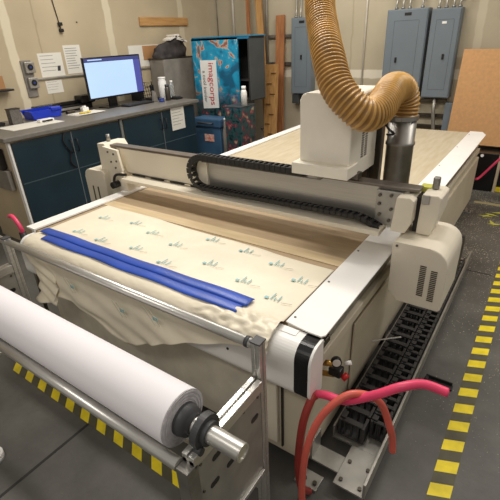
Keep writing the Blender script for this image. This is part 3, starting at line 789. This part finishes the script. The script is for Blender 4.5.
MB().box((-4.38, 2.41, 1.103), (-4.31, 2.57, 1.135), .008).build('case', white, sb)
MB().box((-4.312, 2.43, 1.11), (-4.306, 2.55, 1.126), .002).build('dark_window', black, sb)
# black printer / cutter bar
pb = on('label_cutter', 'long low black cutting device behind the blue tray', 'device', -4.78, 3.0)
MB().box((-4.86, 2.56, 1.10), (-4.74, 3.26, 1.165), .008).build('base', black, pb)
MB().box((-4.85, 2.52, 1.165), (-4.80, 3.28, 1.205), .008).box((-4.86, 3.10, 1.165), (-4.72, 3.30, 1.255), .01).build('arm', blackgloss, pb)
MB().box((-4.735, 2.80, 1.12), (-4.728, 3.15, 1.145), .002).build('ruler', alu, pb)
pb.location.x -= .03; pb.location.y += .14
# scattered small things
k = 0
for (n, x, y, sx, sy, h, m, lab, ca) in (
    ('marker', -4.35, 2.98, .02, .14, .02, yellowp, 'yellow marker on the worktop near the nearest papers', 'marker'),
    ('paper_stack', -4.42, 3.02, .22, .34, .012, paper, 'low stack of white papers in front of the monitor', 'paper'),
    ('adhesive_roll', -4.55, 3.12, .06, .08, .05, whiteplate, 'small white block behind the yellow marker', 'block'),
    ('tool', -4.60, 2.96, .05, .10, .035, steeldark, 'dark grey small tool between blue tray and papers', 'tool')):
    if n == 'paper_stack':
        mb = MB()
        for q in range(3):
            mb.box((x-sx/2+q*.01, y-sy/2+q*.012, 1.10+q*.004), (x+sx/2+q*.01, y+sy/2+q*.012, 1.104+q*.004))
    elif n == 'marker':
        mb = MB().cyl((x, y-sy/2, 1.124), (x, y+sy/2-.04, 1.124), .010, 12).cyl((x, y+sy/2-.04, 1.124), (x, y+sy/2, 1.124), .012, 12)
    else:
        mb = MB().box((x-sx/2, y-sy/2, 1.10), (x+sx/2, y+sy/2, 1.10+h), .006).box((x-sx/4, y-sy/4, 1.10+h), (x+sx/4, y+sy/4, 1.10+h*1.3), .003)
    tag(mb.build(n, m), lab, ca)
# wire holder
wh = on('wire_organiser', 'black wire mesh organiser right of the monitor', 'organiser', -4.6, 4.15)
mb = MB()
for i in range(6): mb.tube([(-4.56, 4.02+i*.042, 1.10), (-4.60, 4.02+i*.042, 1.40-i*.025)], .004, 6)
for j in range(6): mb.tube([(-4.563-.0065*j, 4.02, 1.12+j*.045), (-4.563-.0065*j, 4.23, 1.12+j*.045-(.0 if j < 4 else .04))], .004, 6)
mb.build('grid', black, wh)
MB().box((-4.75, 4.02, 1.10), (-4.56, 4.24, 1.112)).box((-4.75, 4.02, 1.112), (-4.74, 4.24, 1.40)).build('tray', black, wh)
ph_ = on('desk_phone', 'black upright handset beside the wire organiser', 'phone', -4.45, 4.13)
MB().box((-4.52, 4.06, 1.10), (-4.38, 4.20, 1.14), .01).build('cradle', black, ph_)
MB().box((-4.47, 4.11, 1.13), (-4.435, 4.16, 1.30), .012).cyl((-4.452, 4.135, 1.30), (-4.452, 4.135, 1.34), .006, 8).build('handset', blackgloss, ph_)
def bottle(x, y, r, h, mbody, mcap, name, label, cat, capr=.7, caph=.03):
    t = on(name, label, cat, x, y)
    MB().tube([(x, y, 1.10), (x, y, 1.104), (x, y, 1.10+h*.86), (x, y, 1.10+h*.94), (x, y, 1.10+h)], r, 20, radii=[r*.94, r, r, r*.8, r*capr]).build('body', mbody, t)
    MB().cyl((x, y, 1.10+h), (x, y, 1.10+h+caph), r*capr*1.02, 16).build('cap', mcap, t)
    return t
bottle(-4.40, 4.28, .055, .26, white, white, 'spray_bottle', 'tall white cylinder bottle on the worktop near the locker', 'bottle', .9, .02)
bottle(-4.24, 4.20, .033, .17, steeldark, darkgrey, 'marker_can', 'slim dark grey bottle in front of the white bottle', 'bottle', .8)
bottle(-4.32, 4.37, .03, .20, clearp, white, 'clear_bottle', 'slim clear bottle with white cap right of the white bottle', 'bottle', .6)
bottle(-4.22, 4.06, .035, .035, bluejar, bluejar, 'lid_jar', 'low blue jar standing at the worktop edge', 'jar', .95, .012)
bx = on('grey_pad', 'light grey folded cloth leaning beside the black handset', 'cloth', -4.36, 4.05)
MB().prism([(4.02, 1.10), (4.10, 1.10), (4.07, 1.22), (4.03, 1.24)], 'x', -4.36, -4.32, bev=.006).build('pad', greybox, bx)
sp = on('scissors_case', 'black flat case lying at the far right end of the worktop', 'case', -4.2, 4.36)
MB().box((-4.3, 4.28, 1.10), (-4.16, 4.40, 1.125), .008).build('case_body', black, sp)
MB().box((-4.28, 4.30, 1.125), (-4.18, 4.38, 1.14), .006).build('case_lid', darkgrey, sp)

# grey tall box + bag behind the worktop end
gb_ = thing('grey_bin', (-4.74, 4.88, 0), 'tall grey fabric covered bin between the worktop and the blue locker', 'bin')
MB().box((-4.88, 4.55, 0), (-4.60, 5.20, 1.58), .01).build('bin_body', greybox, gb_)
MB().box((-4.885, 4.54, 1.58), (-4.595, 5.21, 1.595), .004).build('lid', steeldark, gb_)
bg = thing('black_bag', (-4.74, 4.85, 1.6), 'black crumpled bag with white papers on top of the grey bin', 'bag')
def bagfn(u, v):
    a = u*2*PI; h = v; r = 1-.35*h**2
    if v > .97: r *= .2
    x = -4.74+.13*math.cos(a)*r+.03*noise.noise(Vector((math.cos(a)*2, math.sin(a)*2, h*3)))
    y = 4.84+.33*math.sin(a)*r+.05*noise.noise(Vector((math.cos(a)*2, math.sin(a)*2, h*3+7)))
    return Vector((x, y, 1.597+.23*h*(1+.25*math.sin(a+.5))))
MB().grid(bagfn, 28, 10).build('bag_body', bagblack, bg)
mb = MB()
for (y, z, a) in ((4.83, 1.84, .3), (4.92, 1.83, -.35), (4.98, 1.80, -.2)):
    mb.prism([(y-.1, z-.1*a), (y+.1, z+.1*a), (y+.1, z+.1*a+.02), (y-.1, z-.1*a+.02)], 'x', -4.74, -4.60)
mb.build('papers', paper, bg)

# ------------------------------------------------------------------ blue locker
lk = thing('metal_locker', (-3.87, 5.2, 0), 'tall metal locker with a printed blue undersea front and open right half', 'locker')
x0, x1, y0, y1, zt = -4.36, -3.39, 4.92, 5.27, 1.82
mb = MB()
mb.box((x0, y0, .0), (x0+.02, y1, zt)).box((x1-.02, y0-.02, 1.03), (x1, y1, zt-.02)).box((x0+.02, y1-.02, 1.03), (x1-.02, y1, zt-.02)).box((x0+.02, y0, zt-.02), (x1, y1, zt)).box((x0+.02, y0, 1.03), (x1-.02, y1-.02, 1.05))
for z in (1.28,): mb.box((x0+.02, y0+.03, z), (x1-.02, y1-.02, z+.015))
mb.build('carcass', cabin, lk)
MB().box((x0+.02, y0, 0), (-3.58, y1, 1.03)).build('base_unit', cabdark, lk)
MB().box((x1, y0-.02, 1.04), (x1+.006, y1-.01, zt-.03), .002).build('side_panel', cabdark, lk)
MB().box((x0, y0-.01, zt), (x1+.02, y1, zt+.012)).build('top_sheet', M('blue_top', (30, 130, 170), .4), lk)
d1 = MB().box((x0, y0-.025, .04), (-3.565, y0-.003, zt-.005), .002).build('door', art, lk)
# sign on the door: white vertical panel with lettering reading downwards
sx0, sx1, sz0, sz1 = -4.225, -3.94, .90, 1.545
sg = MB().prism([(sx0, sz0), (sx1+.0, sz0+.02), (sx1, sz1), (sx0, sz1)], 'y', y0-.033, y0-.025).build('sign', whiteplate, d1)
def text(body, size, x, z, m, parent, y, name='lettering', rot=True, spacing=1.0):
    cu = bpy.data.curves.new('tmp', 'FONT'); cu.body = body; cu.size = size; cu.extrude = .0015; cu.space_character = spacing
    cu.align_x = 'CENTER'; cu.align_y = 'CENTER'
    ob = bpy.data.objects.new('tmp', cu); C.objects.link(ob)
    bpy.context.view_layer.update()
    me = bpy.data.meshes.new_from_object(ob.evaluated_get(bpy.context.evaluated_depsgraph_get()))
    bpy.data.objects.remove(ob)
    b = bmesh.new(); b.from_mesh(me)
    R1 = Matrix.Rotation(PI/2, 4, 'X')
    R2 = Matrix.Rotation(PI/2, 4, 'Y') if rot else Matrix.Identity(4)
    b.transform(Matrix.Translation((x, y, z)) @ R2 @ R1)
    q = MB(); q.b.free(); q.b = b
    return q.build(name, m, parent, recalc=False)
text('imagcorps', .138, -4.035, 1.235, red_text, d1, y0-.0345)
text('a cool insider', .078, -4.165, 1.20, dark_text, d1, y0-.0345)
MB().box((x0+.005, y0-.025, zt-.03), (x1, y0, zt-.003)).build('header', M('blue_header', (24, 110, 150), .4), lk)

# printed boxes and cooler in front of the locker
co = thing('cooler_box', (-3.95, 4.72, 0), 'dull blue plastic cooler standing in front of the blue locker', 'cooler')
MB().box((-4.19, 4.62, .0), (-3.73, 4.86, .70), .015).build('cooler_body', fridgeblue, co)
MB().box((-4.21, 4.60, .70), (-3.71, 4.87, .815), .015).build('lid', fridgeblue, co)
MB().tube([(-4.09, 4.60, .76), (-4.09, 4.565, .76), (-3.84, 4.565, .76), (-3.84, 4.60, .76)], .012, 8).build('handle', darkgrey, co)
MB().box((-4.02, 4.612, .50), (-3.85, 4.621, .60), .002).build('sticker', M('red_white_sticker', (214, 90, 70), .5, scale=30, col2=(225, 215, 200)), co)
pbx = thing('printed_box', (-3.45, 4.62, 0), 'dark printed box with red flowers, standing right of the blue cooler', 'box')
MB().box((-3.54, 4.50, 0), (-3.28, 4.84, 1.0), .006).build('box_body', art, pbx)
MB().box((-3.545, 4.495, 1.0), (-3.275, 4.845, 1.015), .003).build('box_lid', cabdark, pbx)
wb = thing('white_bottle', (-3.33, 4.66, 1.016), 'white plastic bottle standing on the printed box', 'bottle')
MB().tube([(-3.33, 4.66, 1.016), (-3.33, 4.66, 1.17), (-3.33, 4.66, 1.19), (-3.33, 4.66, 1.21)], .04, 20, radii=[.04, .04, .035, .025]).build('body', white, wb)
MB().cyl((-3.33, 4.66, 1.21), (-3.33, 4.66, 1.25), .03, 16).build('cap', whiteplate, wb)
cb = thing('water_bottle', (-3.66, 4.7, 0), 'grey-clear tall jug between the blue cooler and the printed box', 'jug')
MB().tube([(-3.665, 4.66, .0), (-3.665, 4.66, .62), (-3.665, 4.66, .74), (-3.665, 4.66, .80)], .04, 16, radii=[.045, .045, .025, .018]).build('body', greybox, cb)
MB().cyl((-3.665, 4.66, .80), (-3.665, 4.66, .83), .022, 12).build('cap', white, cb)
bb = thing('rubbish_bag', (-3.16, 4.75, 0), 'black bin bag slumped right of the printed box', 'bag')
def bag2(u, v):
    a = u*2*PI; r = math.sin(min(1, v*1.05+.12)*PI)**.6 if v < .95 else .15
    n_ = noise.noise(Vector((math.cos(a)*2, math.sin(a)*2, v*4)))
    return Vector((-3.14+.15*r*math.cos(a)*(1+.15*n_), 4.78+.15*r*math.sin(a)*(1+.15*n_), .0+.72*v))
MB().grid(bag2, 24, 14).cyl((-3.14, 4.78, 0), (-3.14, 4.78, .01), .06, 12).build('bag_body', bagblack, bb)

# ------------------------------------------------------------------ planks leaning on the back wall
def plank(xa, xb, w, th, ya, yb, za, zb, m, label, grp=None, name='wood_plank'):
    # leans: foot at (xa, ya, za) top at (xb, yb, zb)
    a, b = Vector((xa, ya, za)), Vector((xb, yb, zb)); d = (b-a).normalized()
    s = Vector((1, 0, 0)); s = (s-d*s.dot(d)).normalized(); n = d.cross(s)
    t = bmesh.new(); vs = []
    for p in (a, b):
        for (i, j) in ((-1, -1), (1, -1), (1, 1), (-1, 1)): vs.append(t.verts.new(p+s*w/2*i+n*th/2*j))
    t.faces.new(vs[:4]); t.faces.new(vs[4:])
    for i in range(4): t.faces.new([vs[i], vs[(i+1) % 4], vs[4+(i+1) % 4], vs[4+i]])
    o = MB()._join(t, 0).build(name, m); return tag(o, label, 'plank', grp)
plank(-3.86, -4.12, .05, .03, 5.62, 5.96, .02, 2.9, plank1, 'narrow reddish plank leaning leftmost behind the locker door')
plank(-3.62, -3.96, .10, .03, 5.72, 5.96, .02, 2.9, plank2, 'long tilted ochre plank crossing behind the open locker door')
plank(-3.50, -3.545, .14, .03, 5.80, 5.965, .03, 2.07, plank1, 'short reddish plank standing behind the perforated one')
pk = plank(-3.44, -3.49, .20, .05, 5.42, 5.62, .04, 1.44, plank2, 'short wide ochre post with notched dark marks leaning in the corner', name='notched_post')
mb = MB()
for i in range(9):
    z = .2+i*.14; y = 5.42+(z-.04)/1.4*.2-.030
    mb.box((-3.54+(.0 if i % 2 else .06), y-.004, z), (-3.48+(.02 if i % 2 else .08), y+.004, z+.012))
mb.build('dark_marks', M('dark_mark', (110, 76, 40), .8), pk)

# ------------------------------------------------------------------ electrical panels and conduits
def epanel(xa, xb, za, zb, name, label, lat, top):
    t = thing(name, ((xa+xb)/2, YW, za), label, 'electrical panel')
    MB().box((xa, YW-.15, za), (xb, YW-.001, zb), .004).build('enclosure', panelgrey, t)
    w = xb-xa; h = zb-za
    d = MB().box((xa+.01, YW-.162, za+.01), (xb-.01, YW-.15, zb-.01), .003).build('door', panelgrey, t)
    f = MB()
    ia, ib, ja, jb = xa+w*.2, xb-w*.2, za+h*.10, zb-h*.12
    for (a, b, c, e) in ((ia, ib, jb, jb+.004), (ia, ib, ja, ja+.004)): f.box((a, YW-.1635, c), (b, YW-.162, e))
    for a in (ia, ib): f.box((a, YW-.1635, ja), (a+.004, YW-.162, jb))
    f.build('inner_outline', panelline, d)
    MB().box((lat[0]-.012, YW-.175, lat[1]-.03), (lat[0]+.012, YW-.162, lat[1]+.03), .003).build('latch', black, d)
    if top == 'dark': MB().box(((xa+xb)/2-.03, YW-.166, zb-.07), ((xa+xb)/2+.05, YW-.162, zb-.04)).build('badge', black, d)
    elif top == 'white': MB().box(((xa+xb)/2-.03, YW-.166, zb-.16), ((xa+xb)/2+.02, YW-.162, zb-.135), .001).build('badge', white, d)
    return t
epanel(-1.94, -1.45, .98, 2.03, 'electrical_panel', 'wide grey electrical panel directly right of the ribbed hose, dark badge on top', (-1.78, 1.47), 'dark')
epanel(-1.415, -1.09, 1.03, 2.01, 'electrical_panel', 'narrow grey electrical panel, rightmost, with small white badge', (-1.22, 1.50), 'white')
epanel(-3.30, -2.98, 1.02, 2.02, 'electrical_panel', 'grey electrical panel left of the ribbed hose above the white machine head', (-3.13, 1.52), 'dark')
tag(MB().box((-3.29, 5.86, .88), (-3.18, 6.0, 1.01), .004).build('junction_box', cabdark), 'small dark box under the leftmost electrical panel', 'junction box')
n = 0
cond = [(-3.27, 'thin conduit at the left edge above the left panel'), (-3.20, 'second conduit above the left panel'), (-3.08, 'right conduit above the left panel'),
        (-1.86, 'leftmost conduit above the wide panel'), (-1.78, 'second conduit from left above the wide panel'), (-1.70, 'third conduit from left above the wide panel'), (-1.55, 'rightmost conduit above the wide panel'),
        (-1.36, 'leftmost conduit above the narrow panel'), (-1.28, 'second conduit above the narrow panel'), (-1.20, 'third conduit above the narrow panel'), (-1.13, 'rightmost conduit above the narrow panel')]
for i, (x, lab) in enumerate(cond):
    z0 = 2.02 if x < -3 else (2.03 if x < -1.45 else 2.01)
    top = x+(.10 if x > -1.2 else 0)
    mb = MB().tube(smoothpath([(x, 5.93, z0), (x, 5.93, z0+.06), (top, 5.95, z0+.25), (top, 5.95, 3.5)], 6), .014, 10)
    cc = mb.build('conduit', conduit); tag(cc, lab, 'conduit', 'conduits above the electrical panels')
    MB().cyl((x, 5.93, z0), (x, 5.93, z0+.025), .022, 10).build('connector', steel, cc)
tag(MB().tube([(-4.40, 5.97, 1.6), (-4.40, 5.97, 3.5)], .018, 10).build('conduit', whiteconduit), 'white vertical conduit on the back wall above the blue locker', 'conduit')
tag(MB().tube([(-4.72, 5.98, 1.2), (-4.74, 5.98, 3.5)], .008, 8).build('conduit', steel), 'thin grey conduit near the wall corner left of the white one', 'conduit')
tag(MB().tube([(-3.78, 5.96, 1.2), (-3.78, 5.96, 3.5)], .02, 10).build('conduit', conduit), 'pale vertical conduit behind the tilted ochre plank', 'conduit')
tag(MB().tube([(-2.26, 5.985, .9), (-2.26, 5.985, 3.5)], .012, 8).build('conduit', whiteconduit), 'thin pale conduit on bare wall just right of the ribbed hose', 'conduit')
tag(MB().tube([(-1.255, 5.90, 1.03), (-1.25, 5.90, .85), (-1.21, 5.90, .60), (-1.20, 5.90, .05)], .024, 10).build('conduit', conduit), 'grey conduit running down from the narrow electrical panel', 'conduit')
for i, (z, lab) in enumerate(((.98, 'upper grey strut rail under the right electrical panels'), (.80, 'middle grey strut rail under the right electrical panels'), (.66, 'lower grey strut rail under the right electrical panels'))):
    rl = MB().box((-1.95, 5.955, z-.02), (-1.125, 5.96, z+.02)).box((-1.95, 5.96, z-.02), (-1.125, 6.0, z-.012)).box((-1.95, 5.96, z+.012), (-1.125, 6.0, z+.02)).build('strut_rail', steeldark)
    tag(rl, lab, 'rail')
tag(MB().box((-1.12, 5.90, .60), (-1.03, 5.99, .97), .004).build('switch_box', panelgrey), 'small grey box below the narrow electrical panel beside the tan board', 'junction box')
for z, lab in ((1.80, 'upper strut rail left of the left electrical panel'), (1.43, 'lower strut rail left of the left electrical panel')):
    tag(MB().box((-3.80, 5.955, z-.02), (-3.31, 5.96, z+.02)).box((-3.80, 5.96, z-.02), (-3.31, 5.998, z-.012)).build('strut_rail', steel), lab, 'rail')

# tan board and black stand, right
tag(MB().prism([(-1.04, .50), (.9, .48), (.9, 1.55), (-1.0, 1.575)], 'y', 5.86, 5.885).build('tan_board', orangeb), 'large orange-tan board leaning on the back wall at right', 'board')
bs_ = thing('black_case', (-.3, 5.7, 0), 'black case on the floor below the tan board, with a white dot', 'case')
MB().box((-.66, 5.62, .0), (-.39, 5.95, .46), .006).build('case_body', blackgloss, bs_)
MB().cyl((-.56, 5.62, .43), (-.56, 5.612, .43), .018, 14).build('round_badge', white, bs_)
bs2 = thing('beige_stand', (0, 5.75, 0), 'low black shelf unit with beige upright under the tan board at the right edge', 'stand')
MB().box((-.38, 5.62, .0), (-.35, 5.95, .48), .002).box((.86, 5.62, 0), (.9, 5.95, .48), .002).box((-.35, 5.62, .44), (.86, 5.95, .48), .002).build('frame', cabside, bs2)
MB().box((-.35, 5.70, .0), (.86, 5.93, .36), .002).build('inner_box', blackgloss, bs2)
MB().box((-.35, 5.66, 0), (.3, 5.70, .05), .002).build('edge_guard', yellow, bs2)
tag(MB().tube(smoothpath([(-.505, 4.93, .34), (-.47, 4.98, .36), (-.30, 4.98, .60), (-.1, 4.98, .76), (.3, 5.1, 1.0), (.9, 5.4, 1.2)]), .013, 12).build('air_line', pink), 'pink air line rising from the far end of the machine to the right', 'hose')

# things just entering at the bottom left
kb2 = thing('black_block', (-1.75, .2, 0), 'black block just entering the picture at its bottom left corner', 'block')
MB().prism([(-1.95, .05), (-1.66, .02), (-1.70, .28), (-1.95, .30)], 'z', 0, .05, bev=.006).build('block_body', black, kb2)
tag(MB().cyl((-1.875, .365, 0), (-1.875, .365, .03), .05, 24).ring((-1.875, .365, .03), (0, 0, 1), .05, .035, .012).build('white_puck', white), 'round white puck lying on the floor at the left picture edge', 'puck')

# ------------------------------------------------------------------ camera
cam = bpy.data.cameras.new('camera'); co_ = bpy.data.objects.new('camera', cam); C.objects.link(co_)
Rm = [[0.82368039, 0.56551106, -0.04180731], [0.22619407, -0.39527387, -0.89027794], [-0.51998736, 0.72384792, -0.45349459]]
r, u, f = Vector(Rm[0]), -Vector(Rm[1]), -Vector(Rm[2])
co_.matrix_world = Matrix(((r.x, u.x, f.x, 0), (r.y, u.y, f.y, 0), (r.z, u.z, f.z, 1.8), (0, 0, 0, 1)))
cam.sensor_width = 36; cam.lens = 417/500*36; cam.clip_start = .05
bpy.context.scene.camera = co_

# ------------------------------------------------------------------ light
def area(name, loc, size, energy, col=(1, .9, .76), sy=None, rot=(0, 0, 0)):
    l = bpy.data.lights.new(name, 'AREA'); l.shape = 'RECTANGLE'; l.size = size; l.size_y = sy or size; l.energy = energy; l.color = col
    o = bpy.data.objects.new(name, l); C.objects.link(o); o.location = loc; o.rotation_euler = rot; return o
WC = (1, .95, .875)
area('ceiling_lamp', (-1.5, 2.25, 3.5), 2.0, 62, WC, sy=.16)
area('ceiling_lamp', (-3.2, 3.4, 3.5), 1.4, 44, WC, sy=.3)
area('ceiling_lamp', (1.0, 3.4, 3.5), 1.4, 42, WC, sy=.3)
area('ceiling_lamp', (-2.2, 5.0, 3.5), 1.6, 28, WC, sy=.3)
area('ceiling_lamp', (-.8, -1.0, 3.4), 1.8, 29, WC, sy=.3)
w = bpy.data.worlds.new('world'); bpy.context.scene.world = w; w.use_nodes = True
w.node_tree.nodes['Background'].inputs[0].default_value = (1, .94, .85, 1); w.node_tree.nodes['Background'].inputs[1].default_value = .34
sc = bpy.context.scene
sc.view_settings.view_transform = 'Standard'; sc.view_settings.look = 'None'; sc.view_settings.gamma = 1; sc.view_settings.exposure = .06
